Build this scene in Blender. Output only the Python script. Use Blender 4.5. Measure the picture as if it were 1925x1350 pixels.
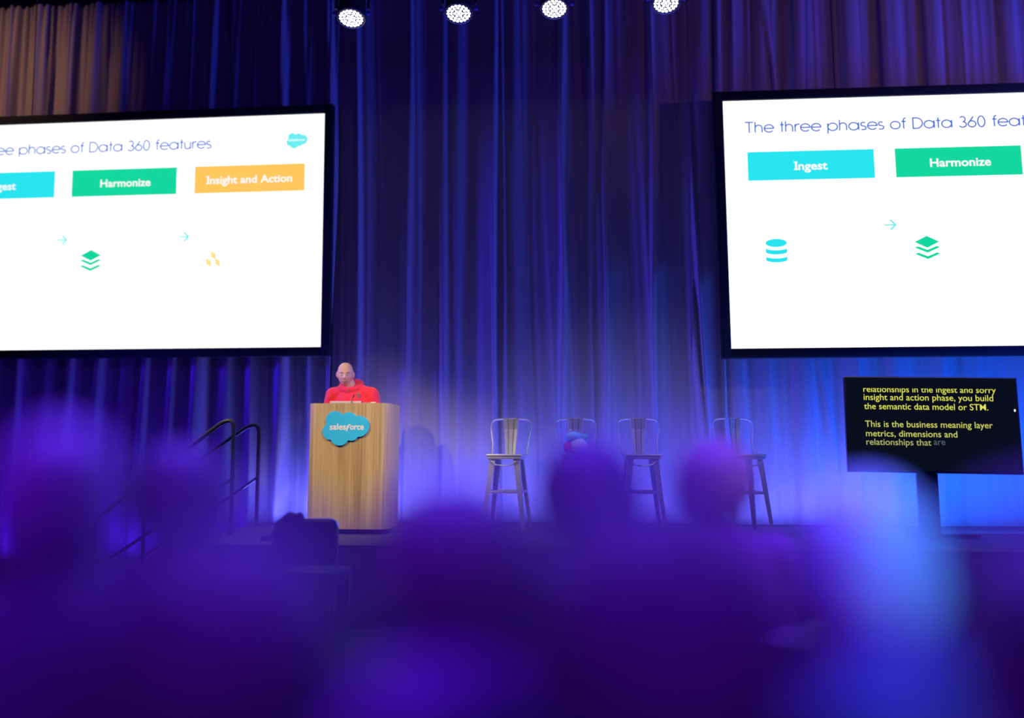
import bpy, bmesh, math, random
import numpy as np
from mathutils import Vector, Matrix, Euler
random.seed(7); rng = np.random.RandomState(11)
PI = math.pi
for o in list(bpy.data.objects): bpy.data.objects.remove(o)
SC = bpy.context.scene; COL = SC.collection

# ------------------------------------------------------------------ camera
FPX, PITCH, ROLL, YAW, CAMZ = 1700., .107, .001, .085, 1.29
fw = Vector((-math.sin(YAW)*math.cos(PITCH), math.cos(YAW)*math.cos(PITCH), math.sin(PITCH)))
r0 = Vector((math.cos(YAW), math.sin(YAW), 0)); u0 = r0.cross(fw)
RT = r0*math.cos(ROLL)+u0*math.sin(ROLL); UP = -r0*math.sin(ROLL)+u0*math.cos(ROLL)
cd = bpy.data.cameras.new('camera'); cam = bpy.data.objects.new('camera', cd); COL.objects.link(cam)
cam.matrix_world = Matrix(((RT.x, UP.x, -fw.x, 0), (RT.y, UP.y, -fw.y, 0), (RT.z, UP.z, -fw.z, CAMZ), (0, 0, 0, 1)))
cd.sensor_fit = 'HORIZONTAL'; cd.sensor_width = 36; cd.lens = FPX*36/1925
cd.clip_start = .02; cd.clip_end = 100
cd.dof.use_dof = True; cd.dof.focus_distance = 8.15
cd.dof.aperture_fstop = (cd.lens/1000)/.11
SC.camera = cam
vs = SC.view_settings; vs.view_transform = 'Standard'; vs.look = 'None'; vs.exposure = 0; vs.gamma = 1; vs.use_curve_mapping = False
SC.cycles.use_denoising = True
SC.cycles.max_bounces = 5; SC.cycles.diffuse_bounces = 2; SC.cycles.glossy_bounces = 3
SC.cycles.sample_clamp_indirect = 4

def ray(px, py): return fw + RT*((px-962.5)/FPX) - UP*((py-675)/FPX)
def at(px, py, Y):                       # the point of the plane y = Y seen there
    d = ray(px, py); s = Y/d.y
    return Vector((d.x*s, Y, CAMZ+d.z*s))
def at_depth(px, py, dep):
    d = ray(px, py)*dep
    return Vector((d.x, d.y, CAMZ+d.z))

# ------------------------------------------------------------------ world and lights
wd = bpy.data.worlds.new('world'); SC.world = wd; wd.use_nodes = True
bg = wd.node_tree.nodes['Background']; bg.inputs[0].default_value = (.10, .03, .8, 1); bg.inputs[1].default_value = .012
def aim(o, tgt):
    o.rotation_euler = (Vector(tgt)-o.location).to_track_quat('-Z', 'Y').to_euler()
def spot(name, loc, tgt, col, watts, deg, blend=.5, rad=.06):
    l = bpy.data.lights.new(name, 'SPOT'); l.color = col; l.energy = watts; l.spot_size = math.radians(deg); l.spot_blend = blend; l.shadow_soft_size = rad
    o = bpy.data.objects.new(name, l); COL.objects.link(o); o.location = loc; aim(o, tgt); return o
def area(name, loc, tgt, col, watts, sx, sy):
    l = bpy.data.lights.new(name, 'AREA'); l.shape = 'RECTANGLE'; l.size = sx; l.size_y = sy; l.color = col; l.energy = watts
    o = bpy.data.objects.new(name, l); COL.objects.link(o); o.location = loc; aim(o, tgt); return o
WARM = (1, .79, .46); BLUE = (.02, .03, 1); VIOLET = (.30, .02, 1); AZURE = (.03, .16, 1)
# front-of-house key lamps, one pair on the lectern and one pair on the stools
spot('key_lamp', (-6.2, 3.0, 6.0), (-1.85, 8.5, 1.05), WARM, 1850, 18.5, 1)
spot('key_lamp', (2.4, 3.0, 6.0), (-1.85, 8.5, 1.05), WARM, 1850, 18.5, 1)
spot('added_face_spot', (-1.0, -.5, 4.1), (-2.06, 8.4, 2.02), (1, .82, .62), 520, 7.5, 1, .05)  # added to brighten and warm the speaker's face
spot('key_lamp', (-3.4, 2.6, 6.4), (.4, 8.9, .7), (.80, .74, 1), 420, 28, 1)
spot('key_lamp', (4.4, 2.6, 6.4), (.4, 8.9, .7), (.80, .74, 1), 420, 28, 1)
# blue wash on the drapes: tall wing lamps that graze the folds, an added fill from the hall and unseen uplights along the foot
area('blue_wing', (8.2, 7.4, 3.2), (-1.5, 9.25, 2.4), (.014, .04, 1), 720, .8, 4.5)
spot('blue_wing', (-9.2, 7.4, 3.2), (-.2, 9.25, 2.7), (.045, .01, 1), 3000, 32, 1, .3)
area('added_blue_fill', (-.6, 1.2, 5.2), (-.6, 9.2, 2.6), (.12, .025, 1), 85, 7, .5)
area('unseen_blue_uplight', (-.2, 8.93, .65), (-.2, 9.25, 1.6), (.125, .14, 1), 200, 6.2, .08)
area('unseen_blue_uplight', (4.2, 8.4, .68), (4.2, 9.2, 1.8), (.012, .13, 1), 190, 3.6, .1)
area('unseen_blue_uplight', (-5.3, 8.85, .3), (-5.3, 9.25, 1.5), (.07, .01, 1), 70, 3, .1)  # added to brighten the lower drape on this side
spot('amber_lamp', (-8.2, 3.6, 5.6), (-6.5, 9.2, 5.4), (1, .5, .24), 950, 29, 1, .05)
spot('rose_lamp', (6.8, 5.2, 4.6), (3.1, 9.2, 5.3), (1, .42, .42), 230, 44, 1, .1)
# violet house light over the audience, with added fill spots for single heads and from behind
area('violet_house_light', (-.2, 2.6, 4.6), (-.1, 1.3, 1.0), (.11, .03, 1), 330, 5, 1.5).data.spread = math.radians(95)
spot('added_violet_fill', (-2.6, -4.6, 4.6), (-.6, 1.2, 1.0), (.2, .006, 1), 1500, 26, .8, .2)  # unseen fill added behind the seats to lift the dark heads
spot('added_violet_fill', (2.0, -4.6, 4.6), (.0, 1.3, 1.0), (.2, .01, 1), 1900, 18, .8, .2)
spot('added_violet_spot', (-3.0, .4, 2.8), (-.66, 1.4, 1.15), (.22, .008, 1), 420, 24, .8, .3)  # added to tint the nearest silver head violet
spot('added_violet_spot', (3.2, .3, 3.0), (.62, 2.6, 1.2), (.36, .16, 1), 950, 13, .8, .2)  # added for the fair head, otherwise left unlit
spot('added_azure_spot', (2.4, -.6, 3.6), (.53, 1.3, 1.1), (.001, .46, 1), 900, 18, .9)  # unseen spot added behind the seats for the pale head
LAMPS = ((660, 34), (862, 25), (1042, 16), (1252, 6))
for px, py in LAMPS:
    p = at(px, py, 8.05); spot('lamp_beam', p+Vector((0, -.03, -.06)), p+Vector((0, -1.9, -5)), (.6, .6, .85), 120, 80, 1, .1)

# ------------------------------------------------------------------ materials
MATS = {}
def mat(name, col, rough=.6, metal=0., emit=None, es=0., noise=0., nscale=30., stretch=(1, 1, 1), bump=0., spec=.5, sheen=0., alpha=1., trans=0.):
    if name in MATS: return MATS[name]
    m = bpy.data.materials.new(name); m.use_nodes = True; nt = m.node_tree; b = nt.nodes['Principled BSDF']
    b.inputs['Base Color'].default_value = (*col, 1); b.inputs['Roughness'].default_value = rough; b.inputs['Metallic'].default_value = metal
    b.inputs['Specular IOR Level'].default_value = spec
    if sheen: b.inputs['Sheen Weight'].default_value = sheen
    if trans: b.inputs['Transmission Weight'].default_value = trans
    if emit: b.inputs['Emission Color'].default_value = (*emit, 1); b.inputs['Emission Strength'].default_value = es
    if noise or bump:
        tc = nt.nodes.new('ShaderNodeTexCoord'); mp = nt.nodes.new('ShaderNodeMapping'); mp.inputs['Scale'].default_value = stretch
        nz = nt.nodes.new('ShaderNodeTexNoise'); nz.inputs['Scale'].default_value = nscale; nz.inputs['Detail'].default_value = 4
        nt.links.new(tc.outputs['Object'], mp.inputs[0]); nt.links.new(mp.outputs[0], nz.inputs['Vector'])
        if noise:
            mr = nt.nodes.new('ShaderNodeMapRange'); mr.inputs['To Min'].default_value = 1-noise; mr.inputs['To Max'].default_value = 1+noise
            mx = nt.nodes.new('ShaderNodeVectorMath'); mx.operation = 'SCALE'; mx.inputs[0].default_value = col
            nt.links.new(nz.outputs['Fac'], mr.inputs['Value']); nt.links.new(mr.outputs[0], mx.inputs['Scale']); nt.links.new(mx.outputs[0], b.inputs['Base Color'])
        if bump:
            bp = nt.nodes.new('ShaderNodeBump'); bp.inputs['Strength'].default_value = bump; bp.inputs['Distance'].default_value = .004
            nt.links.new(nz.outputs['Fac'], bp.inputs['Height']); nt.links.new(bp.outputs[0], b.inputs['Normal'])
    MATS[name] = m; return m
def glow(name, col, s=1.):
    return mat(name, (0, 0, 0), .6, emit=col, es=s, spec=0)
def lin(r, g, b):
    f = lambda c: ((c/255+.055)/1.055)**2.4 if c > 10 else c/255/12.92
    return (f(r), f(g), f(b))
def wood_mat():
    m = bpy.data.materials.new('oak_veneer'); m.use_nodes = True; nt = m.node_tree; b = nt.nodes['Principled BSDF']; b.inputs['Roughness'].default_value = .55
    tc = nt.nodes.new('ShaderNodeTexCoord')
    def nz(sc, st, det=5):
        mp = nt.nodes.new('ShaderNodeMapping'); mp.inputs['Scale'].default_value = st; n = nt.nodes.new('ShaderNodeTexNoise'); n.inputs['Scale'].default_value = sc; n.inputs['Detail'].default_value = det; n.inputs['Distortion'].default_value = .6
        nt.links.new(tc.outputs['Object'], mp.inputs[0]); nt.links.new(mp.outputs[0], n.inputs['Vector']); return n
    a = nz(9, (1, 1, .05)); c = nz(60, (1, 1, .02)); d = nz(3.5, (1, 1, .0))
    mx = nt.nodes.new('ShaderNodeMath'); mx.operation = 'ADD'; nt.links.new(a.outputs['Fac'], mx.inputs[0]); nt.links.new(c.outputs['Fac'], mx.inputs[1])
    m2 = nt.nodes.new('ShaderNodeMath'); m2.operation = 'ADD'; nt.links.new(mx.outputs[0], m2.inputs[0]); nt.links.new(d.outputs['Fac'], m2.inputs[1])
    dv = nt.nodes.new('ShaderNodeMath'); dv.operation = 'DIVIDE'; dv.inputs[1].default_value = 3; nt.links.new(m2.outputs[0], dv.inputs[0])
    rp = nt.nodes.new('ShaderNodeValToRGB'); e = rp.color_ramp.elements; e[0].position = .36; e[0].color = (.27, .16, .075, 1); e[1].position = .62; e[1].color = (.66, .50, .25, 1)
    k = rp.color_ramp.elements.new(.5); k.color = (.50, .36, .165, 1)
    nt.links.new(dv.outputs[0], rp.inputs[0]); nt.links.new(rp.outputs[0], b.inputs['Base Color']); return m
M_WOOD = wood_mat()
M_DRAPE = mat('drape_velour', (.21, .19, .22), .85, noise=.12, nscale=4, stretch=(6, 6, .4), bump=.15, spec=.15, sheen=.15)
M_BLACK = mat('black_paint', (.012, .012, .014), .55)
M_BLACKPL = mat('black_plastic', (.02, .02, .024), .4)
M_CHROME = mat('chrome', (.85, .85, .88), .22, 1.)
M_STEEL = mat('galvanised_steel', (.46, .46, .47), .4, .5, noise=.15, nscale=40)
M_CARPET = mat('carpet_dark', (.05, .05, .07), .95, noise=.35, nscale=60, bump=.4)
M_DECK = mat('stage_deck', (.075, .08, .09), .6, noise=.2, nscale=25)
M_SKIRT = mat('stage_skirt_cloth', (.11, .11, .14), .9, noise=.2, nscale=14)
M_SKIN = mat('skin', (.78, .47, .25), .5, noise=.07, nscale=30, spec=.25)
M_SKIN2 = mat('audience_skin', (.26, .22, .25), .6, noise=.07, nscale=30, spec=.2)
M_WALL = mat('dark_wall', (.03, .028, .035), .9, noise=.2, nscale=3)

# ------------------------------------------------------------------ mesh helpers
class MB:
    def __init__(s): s.v = []; s.f = []
    def add(s, vs, fs):
        n = len(s.v); s.v += [tuple(v) for v in vs]; s.f += [tuple(i+n for i in f) for f in fs]; return s
    def box(s, c, d, bev=0., rot=None):
        x, y, z = d[0]/2, d[1]/2, d[2]/2
        b = min(bev, x*.95, y*.95, z*.95)
        if b <= 0:
            vs = [Vector((i*x, j*y, k*z)) for i in (-1, 1) for j in (-1, 1) for k in (-1, 1)]
            fs = [(0, 1, 3, 2), (4, 6, 7, 5), (0, 4, 5, 1), (2, 3, 7, 6), (0, 2, 6, 4), (1, 5, 7, 3)]
        else:
            bm = bmesh.new(); bmesh.ops.create_cube(bm, size=1)
            for v in bm.verts: v.co = Vector((v.co.x*2*x, v.co.y*2*y, v.co.z*2*z))
            bmesh.ops.bevel(bm, geom=bm.edges[:], offset=b, segments=2, profile=.5, affect='EDGES')
            bm.verts.index_update(); vs = [v.co.copy() for v in bm.verts]; fs = [tuple(v.index for v in f.verts) for f in bm.faces]; bm.free()
        R = rot.to_3x3() if isinstance(rot, Matrix) else (Euler(rot).to_matrix() if rot else Matrix.Identity(3))
        return s.add([R @ v + Vector(c) for v in vs], fs)
    def tube(s, pts, r, n=10, cap=True):
        pts = [Vector(p) for p in pts]; k = len(pts); rr = r if hasattr(r, '__len__') else [r]*k
        t0 = (pts[1]-pts[0]).normalized(); nrm = t0.orthogonal().normalized(); vs = []; fs = []
        for i, p in enumerate(pts):
            t = (pts[min(i+1, k-1)]-pts[max(i-1, 0)]).normalized()
            nrm = (nrm - t*nrm.dot(t)).normalized(); bn = t.cross(nrm)
            for j in range(n):
                a = 2*PI*j/n; vs.append(p+(nrm*math.cos(a)+bn*math.sin(a))*rr[i])
        for i in range(k-1):
            for j in range(n):
                fs.append((i*n+j, i*n+(j+1) % n, (i+1)*n+(j+1) % n, (i+1)*n+j))
        if cap: fs.append(tuple(range(n-1, -1, -1))); fs.append(tuple((k-1)*n+j for j in range(n)))
        return s.add(vs, fs)
    def capsule(s, a, b, ra, rb, n=14, m=5):
        a, b = Vector(a), Vector(b); t = (b-a).normalized(); pts = []; rs = []
        for i in range(m):
            q = PI/2*i/m; pts.append(a-t*ra*math.cos(q)); rs.append(max(ra*math.sin(q), ra*.02))
        pts.append(a); rs.append(ra); pts.append(b); rs.append(rb)
        for i in range(m-1, -1, -1):
            q = PI/2*i/m; pts.append(b+t*rb*math.cos(q)); rs.append(max(rb*math.sin(q), rb*.02))
        return s.tube(pts, rs, n)
    def ell(s, c, r, n=20, m=14, rot=None):
        R = Euler(rot).to_matrix() if rot else Matrix.Identity(3); c = Vector(c); vs = [c+R @ Vector((0, 0, r[2]))]
        for i in range(1, m):
            q = PI*i/m
            for j in range(n):
                a = 2*PI*j/n; vs.append(c+R @ Vector((r[0]*math.sin(q)*math.cos(a), r[1]*math.sin(q)*math.sin(a), r[2]*math.cos(q))))
        vs.append(c+R @ Vector((0, 0, -r[2]))); L = len(vs)-1; fs = [(0, 1+j, 1+(j+1) % n) for j in range(n)]
        for i in range(m-2):
            for j in range(n):
                fs.append((1+i*n+j, 1+(i+1)*n+j, 1+(i+1)*n+(j+1) % n, 1+i*n+(j+1) % n))
        fs += [(L, 1+(m-2)*n+(j+1) % n, 1+(m-2)*n+j) for j in range(n)]
        return s.add(vs, fs)
    def prism(s, poly, h, M=None):            # polygon in local xz extruded along local y from 0 to -h (towards the viewer)
        n = len(poly); M = M or Matrix.Identity(4)
        vs = [M @ Vector((x, 0, z)) for x, z in poly]+[M @ Vector((x, -h, z)) for x, z in poly]
        fs = [tuple(range(n, 2*n)), tuple(range(n-1, -1, -1))]+[(i, (i+1) % n, n+(i+1) % n, n+i) for i in range(n)]
        return s.add(vs, fs)
    def lathe(s, prof, c=(0, 0, 0), n=24, M=None):
        M = M or Matrix.Translation(c); vs = []; k = len(prof)
        for r, z in prof:
            for j in range(n):
                a = 2*PI*j/n; vs.append(M @ Vector((r*math.cos(a), r*math.sin(a), z)))
        fs = [(i*n+j, i*n+(j+1) % n, (i+1)*n+(j+1) % n, (i+1)*n+j) for i in range(k-1) for j in range(n)]
        fs.append(tuple(range(n-1, -1, -1))); fs.append(tuple((k-1)*n+j for j in range(n)))
        return s.add(vs, fs)
    def mesh(s, name, smooth=True):
        me = bpy.data.meshes.new(name); me.from_pydata(s.v, [], s.f); me.update()
        bm = bmesh.new(); bm.from_mesh(me); bmesh.ops.recalc_face_normals(bm, faces=bm.faces[:]); bm.to_mesh(me); bm.free()
        if smooth:
            me.polygons.foreach_set('use_smooth', [True]*len(me.polygons))
            try: me.set_sharp_from_angle(angle=math.radians(40))
            except Exception: pass
        return me
def link(name, me, m, parent=None, loc=None, rot=None):
    o = bpy.data.objects.new(name, me); COL.objects.link(o)
    if m and len(me.materials) == 0: me.materials.append(m)
    elif m: o.material_slots[0].link = 'OBJECT'; o.material_slots[0].material = m
    if parent: o.parent = parent
    if loc is not None: o.location = loc
    if rot is not None: o.rotation_euler = rot
    return o
def obj(name, mb, m, parent=None, loc=None, rot=None, smooth=True):
    return link(name, mb.mesh(name, smooth), m, parent, loc, rot)
def tag(o, label, cat, group=None, kind=None):
    o['label'] = label; o['category'] = cat
    if group: o['group'] = group
    if kind: o['kind'] = kind
    return o
def thing(name, label, cat, loc=(0, 0, 0), rot=(0, 0, 0), group=None):
    o = bpy.data.objects.new(name, None); COL.objects.link(o); o.location = loc; o.rotation_euler = rot; o.empty_display_size = .1
    return tag(o, label, cat, group)
def struct(name, mb, m, parent=None):
    o = obj(name, mb, m, parent)
    if not parent: o['kind'] = 'structure'
    return o
def dup(o, parent=None):
    c = o.copy(); COL.objects.link(c)
    if parent: c.parent = parent
    for ch in list(o.children): dup(ch, c)
    return c
def remesh(mb, vox, name, smooth=2):
    me = bpy.data.meshes.new('tmp'); me.from_pydata(mb.v, [], mb.f)
    o = bpy.data.objects.new('tmp', me); COL.objects.link(o)
    r = o.modifiers.new('r', 'REMESH'); r.mode = 'VOXEL'; r.voxel_size = vox; r.use_smooth_shade = True
    if smooth: sm = o.modifiers.new('s', 'SMOOTH'); sm.iterations = smooth; sm.factor = .5
    dg = bpy.context.evaluated_depsgraph_get(); out = bpy.data.meshes.new_from_object(o.evaluated_get(dg)); out.name = name
    bpy.data.objects.remove(o); bpy.data.meshes.remove(me); out.materials.clear()
    out.polygons.foreach_set('use_smooth', [True]*len(out.polygons)); return out
def text_mesh(txt, name, bold=0., shear=0., spacing=1.):
    """lettering as a flat mesh in the local xz plane, cap height about .72 before scaling; returns verts, faces"""
    c = bpy.data.curves.new('t', 'FONT'); c.body = txt; c.size = 1; c.offset = bold; c.shear = shear; c.space_character = spacing; c.resolution_u = 4; c.fill_mode = 'FRONT'
    o = bpy.data.objects.new('t', c); COL.objects.link(o)
    dg = bpy.context.evaluated_depsgraph_get(); me = bpy.data.meshes.new_from_object(o.evaluated_get(dg))
    vs = [(v.co.x, v.co.y) for v in me.vertices]; fs = [tuple(p.vertices) for p in me.polygons]
    bpy.data.objects.remove(o); bpy.data.curves.remove(c); bpy.data.meshes.remove(me); return vs, fs
def fit_text(txt, x0, x1, base, cap, name, m, parent, y, bold=0., squeeze=True, shear=0., spacing=1., clip=None, serif=False):
    vs, fs = text_mesh(txt, name, bold, shear, spacing)
    ref, _ = text_mesh('H', 'H', bold); ch = max(v[1] for v in ref)-min(v[1] for v in ref)
    xs = [v[0] for v in vs]; sx = (x1-x0)/(max(xs)-min(xs)); sz = cap/ch
    mb = MB(); mb.add([(x0+(v[0]-min(xs))*sx, y, base+v[1]*sz) for v in vs], fs)
    if serif:                              # slab ends on the capital I
        for z0, z1 in ((0, .15), (.85, 1)): mb.add([(x0-.13*cap, y, base+z0*cap), (x0+.30*cap, y, base+z0*cap), (x0+.30*cap, y, base+z1*cap), (x0-.13*cap, y, base+z1*cap)], [(0, 1, 2, 3)])
    me = bpy.data.meshes.new(name); me.from_pydata(mb.v, [], mb.f)
    if clip is not None:
        bm = bmesh.new(); bm.from_mesh(me)
        bmesh.ops.bisect_plane(bm, geom=bm.verts[:]+bm.edges[:]+bm.faces[:], plane_co=(0, 0, clip), plane_no=(0, 0, 1), clear_outer=True); bm.to_mesh(me); bm.free()
    return link(name, me, m, parent)
def arc(cx, cy, rx, ry, a0, a1, n=14):
    return [(cx+rx*math.cos(math.radians(a0+(a1-a0)*i/n)), cy+ry*math.sin(math.radians(a0+(a1-a0)*i/n))) for i in range(n+1)]
GL = {  # thin round lettering of the slide title: strokes and advance, cap height 1
 'T': ([[(0, .97), (.6, .97)], [(.3, .97), (.3, 0)]], .66), 'h': ([[(.06, 0), (.06, 1)], [(.06, 0)]+arc(.3, .42, .24, .27, 180, 0)+[(.54, 0)]], .66),
 'e': ([[(.04, .37), (.7, .37)]+arc(.37, .36, .33, .34, 2, 322, 26)], .76), 'r': ([[(.06, 0), (.06, .7)], arc(.32, .4, .26, .29, 180, 75)], .4),
 'p': ([[(.06, .7), (.06, -.27)], arc(.4, .35, .33, .34, 0, 360, 28)], .82), 'a': ([[(.72, .7), (.72, 0)], arc(.37, .35, .33, .34, 0, 360, 28)], .84),
 's': ([arc(.2, .52, .16, .17, 35, 250, 12)+arc(.2, .18, .19, .17, 80, -140, 12)], .46), 'o': ([arc(.37, .35, .33, .34, 0, 360, 28)], .78),
 'f': ([[(.16, 0), (.16, .8)]+arc(.34, .8, .18, .19, 180, 90, 8), [(.02, .67), (.33, .67)]], .38), 't': ([[(.16, 0), (.16, .97)], [(.02, .67), (.31, .67)]], .36),
 'D': ([[(.07, 0), (.07, .97)], [(.03, .97), (.28, .97)]+arc(.28, .485, .44, .485, 90, -90, 18)+[(.03, 0)]], .8), 'u': ([[(.06, .7), (.06, .28)]+arc(.29, .27, .23, .26, 180, 360)+[(.52, .7)], [(.52, .3), (.52, 0)]], .64),
 '3': ([arc(.26, .73, .19, .24, 150, -90, 14), arc(.26, .25, .25, .25, 90, -155, 16)], .6), '6': ([arc(.3, .28, .26, .28, 0, 360, 24), [(.42, .97), (.2, .6), (.07, .38)]], .64),
 '0': ([arc(.3, .485, .24, .49, 0, 360, 26)], .66), ' ': ([], .36)}
def stroke_text(txt, x0, base, cap, sx, w, track=0.):
    mb = MB(); x = 0.
    for ch in txt:
        st, adv = GL[ch]
        for pl in st:
            P = [Vector(((x+a)*sx, b)) for a, b in pl]; closed = (P[0]-P[-1]).length < 1e-6 and len(P) > 4; n = len(P); vs = []
            for i in range(n):
                a = P[i-1] if i else (P[-2] if closed else P[0]); b = P[i+1] if i < n-1 else (P[1] if closed else P[-1])
                d = (b-a).normalized(); q = Vector((-d.y, d.x))*w/2
                vs += [P[i]+q, P[i]-q]
            mb.add([(x0+v.x*cap, 0, base+v.y*cap) for v in vs], [(2*i, 2*i+1, 2*i+3, 2*i+2) for i in range(n-1)])
        x += adv+track
    return mb, x0+x*sx*cap

# ------------------------------------------------------------------ room
ZS, YC = .61, 9.22                        # stage height, drape line
struct('floor', MB().box((-.5, 3.2, -.05), (18, 17, .1)), M_CARPET)
struct('ceiling', MB().box((-.5, 3.2, 8.05), (18, 17, .1)), M_BLACK)
struct('wall_back', MB().box((-.5, 11.65, 4), (18, .1, 8)), M_WALL)
struct('wall_front', MB().box((-.5, -5.25, 4), (18, .1, 8)), M_WALL)
struct('wall_left', MB().box((-9.45, 3.2, 4), (.1, 17, 8)), M_WALL)
struct('wall_right', MB().box((8.45, 3.2, 4), (.1, 17, 8)), M_WALL)

# stage platform of deck panels with a cloth skirt
XL, XR, YF, YB = -3.32, 5.2, 6.95, 10.2
st = thing('stage_platform', 'low dark stage platform under the lectern and the metal stools', 'stage', (0, 0, 0))
nx, ny = 7, 3; px_, py_ = (XR-XL)/nx, (YB-YF)/ny
pm = MB().box((0, 0, 0), (px_-.006, py_-.006, .05), .004).mesh('deck_panel')
for i in range(nx):
    for j in range(ny):
        link('deck_panel', pm, M_DECK, st, (XL+px_*(i+.5), YF+py_*(j+.5), ZS-.025))
mb = MB(); n = 260; vs = []; fs = []
for i in range(n+1):
    x = XL+(XR-XL)*i/n
    for z in (.0, .3, ZS-.05): vs.append((x, YF+.03+.018*math.sin(i*.9)*(1.2-z), z))
for i in range(n):
    for k in range(2): fs.append((i*3+k, i*3+3+k, i*3+4+k, i*3+1+k))
mb.add(vs, fs); obj('skirt', mb, M_SKIRT, st)
obj('side_skirt', MB().box((XL+.03, (YF+YB)/2, (ZS-.05)/2), (.02, YB-YF-.1, ZS-.05)), M_SKIRT, st)
lg = MB().tube([(0, 0, 0), (0, 0, ZS-.05)], .024, 8).mesh('support_leg')
for x in np.linspace(XL+.1, XR-.1, 8):
    for y in (YF+.15, (YF+YB)/2, YB-.1): link('support_leg', lg, M_BLACK, st, (x, y, 0))

# ------------------------------------------------------------------ drapes
def drape(name, x0, x1, ztop, zbot, label, seed, ridges=(), amp=.075, topgather=1., yoff=0., lean=0., w1=(.2, .42), fine=.3):
    r = np.random.RandomState(seed); step = .0105
    X = np.arange(x0, x1+1e-6, step); Z = np.concatenate([np.linspace(zbot, ztop-.25, 46), ztop-.25+.25*np.linspace(0, 1, 12)[1:]])
    # random fold widths make a phase that runs unevenly
    def phase(wmin, wmax):
        e = [x0-1.2]
        while e[-1] < x1+1.2: e.append(e[-1]+r.uniform(wmin, wmax))
        e = np.array(e); return lambda x: np.interp(x, e, np.arange(len(e)))*2*PI, e
    p1, e1 = phase(*w1); p2, e2 = phase(.08, .17); p3, e3 = phase(.045, .09)
    a1 = r.uniform(.45, 1.25, 4000); vs = np.zeros((len(Z), len(X), 3))
    wob = r.uniform(0, 6.28, 6)
    for k, z in enumerate(Z):
        t = (z-zbot)/(ztop-zbot)
        sh = .05*np.sin(X*.9+wob[0]+z*.35)+.03*np.sin(X*2.1+wob[1]-z*.5)+lean*(t-.5)*np.sin(X*1.3+wob[2])
        xx = X+sh
        ph = p1(xx); c1 = (1+np.cos(ph))/2; A = np.interp(xx, e1, a1[:len(e1)])
        w = amp*A*(c1**1.6)
        c2 = (1+np.cos(p2(xx+.01*z)))/2; w = w+amp*fine*np.interp(xx, e2, a1[100:100+len(e2)])*c2**2*(.55+.45*t)
        c3 = (1+np.cos(p3(X)))/2; g = np.exp(-(1-t)*9)*topgather
        w = w*(1-.5*np.exp(-(1-t)*14))+amp*.45*g*c3
        for (rx0, rx1, wd_, hh) in ridges:           # single pronounced ridges, from foot rx0 to head rx1
            c = rx0+(rx1-rx0)*t; w = w+hh*np.exp(-((X-c)/wd_)**2)
        vs[k, :, 0] = X+.012*np.sin(xx*31+z); vs[k, :, 1] = YC+yoff+.05-w; vs[k, :, 2] = z+(.012*np.sin(p3(X)) if k == len(Z)-1 else 0)
    m, n = len(Z), len(X); V = vs.reshape(-1, 3)
    i = np.arange(m-1)[:, None]*n+np.arange(n-1)[None, :]; F = np.stack([i, i+1, i+n+1, i+n], -1).reshape(-1, 4)
    me = bpy.data.meshes.new(name); me.from_pydata(V.tolist(), [], F.tolist()); me.polygons.foreach_set('use_smooth', [True]*len(me.polygons))
    me.materials.append(M_DRAPE); o = bpy.data.objects.new(name, me); COL.objects.link(o)
    so = o.modifiers.new('thick', 'SOLIDIFY'); so.thickness = .004; so.offset = 1
    return tag(o, label, 'curtain', 'pleated stage drapes')
ZT = at(0, 17, YC).z
def rx(px, py0, px1, py1, w, h):          # ridge running between two seen points, given at foot and head of the drape
    a = at(px, py0, YC-.05); b = at(px1, py1, YC-.05); s = (b.x-a.x)/(b.z-a.z)
    return (a.x+s*(ZS-a.z), a.x+s*(ZT-a.z), w, h)
xa = at(636, 300, YC).x; xb = at(1300, 300, YC).x
d1 = drape('stage_drape', -8.2, xa, ZT, .03, 'pleated drape lit amber at its top, behind the screen over the handrails', 3, (), .13, 1.0, 0, .06, (.2, .38), .22)
R2 = [rx(668, 700, 668, 100, .022, .05), rx(832, 700, 828, 100, .03, .05), rx(762, 700, 768, 100, .03, .04), rx(928, 700, 928, 100, .02, .05), rx(1057, 700, 1057, 100, .024, .07), rx(945, 700, 942, 100, .02, .03), rx(1112, 700, 1110, 100, .02, .035), rx(1140, 700, 1136, 100, .015, .03), rx(1232, 700, 1226, 100, .018, .05)]
d2 = drape('stage_drape', xa-.03, xb+.05, ZT+.7, ZS+.005, 'wide pleated blue-lit drape between the two screens', 8, R2, .05, .5, .02, 0., (.28, .7), .22)
R3 = [rx(1310, 700, 1240, 0, .022, .06), rx(1322, 700, 1278, 60, .02, .05), rx(1362, 700, 1352, 40, .02, .05), rx(1448, 160, 1420, 0, .022, .03)]
d3 = drape('stage_drape', xb-.02, 8.0, ZT+.7, ZS+.005, 'pleated drape behind the caption monitor and the screen above it', 21, R3, .05, .6, -.01, .08, (.25, .6), .22)
pipe = MB().tube([(-8.2, YC+.08, ZT+.0), (xa, YC+.08, ZT+.0)], .024, 10)
tag(obj('drape_pipe', pipe, M_BLACK), 'black pipe carrying the amber-lit drape along its top edge', 'pipe')
tr = thing('lighting_truss', 'black box truss above the stage carrying four round lamps', 'truss', (0, 0, 0))
zt = at(960, -60, 8.05).z+.35
for dy in (-.15, .15):
    for dz in (0, .3): obj('chord', MB().tube([(-6.5, 8.05+dy, zt+dz), (5.5, 8.05+dy, zt+dz)], .024, 8), M_BLACK, tr)
br = MB()
for i in range(30):
    x = -6.5+.4*i
    br.tube([(x, 7.9, zt), (x+.4, 7.9, zt+.3)], .01, 6).tube([(x, 8.2, zt+.3), (x+.4, 8.2, zt)], .01, 6).tube([(x, 7.9, zt), (x+.2, 8.2, zt)], .01, 6)
obj('braces', br, M_BLACK, tr)['kind'] = 'stuff'

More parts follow.
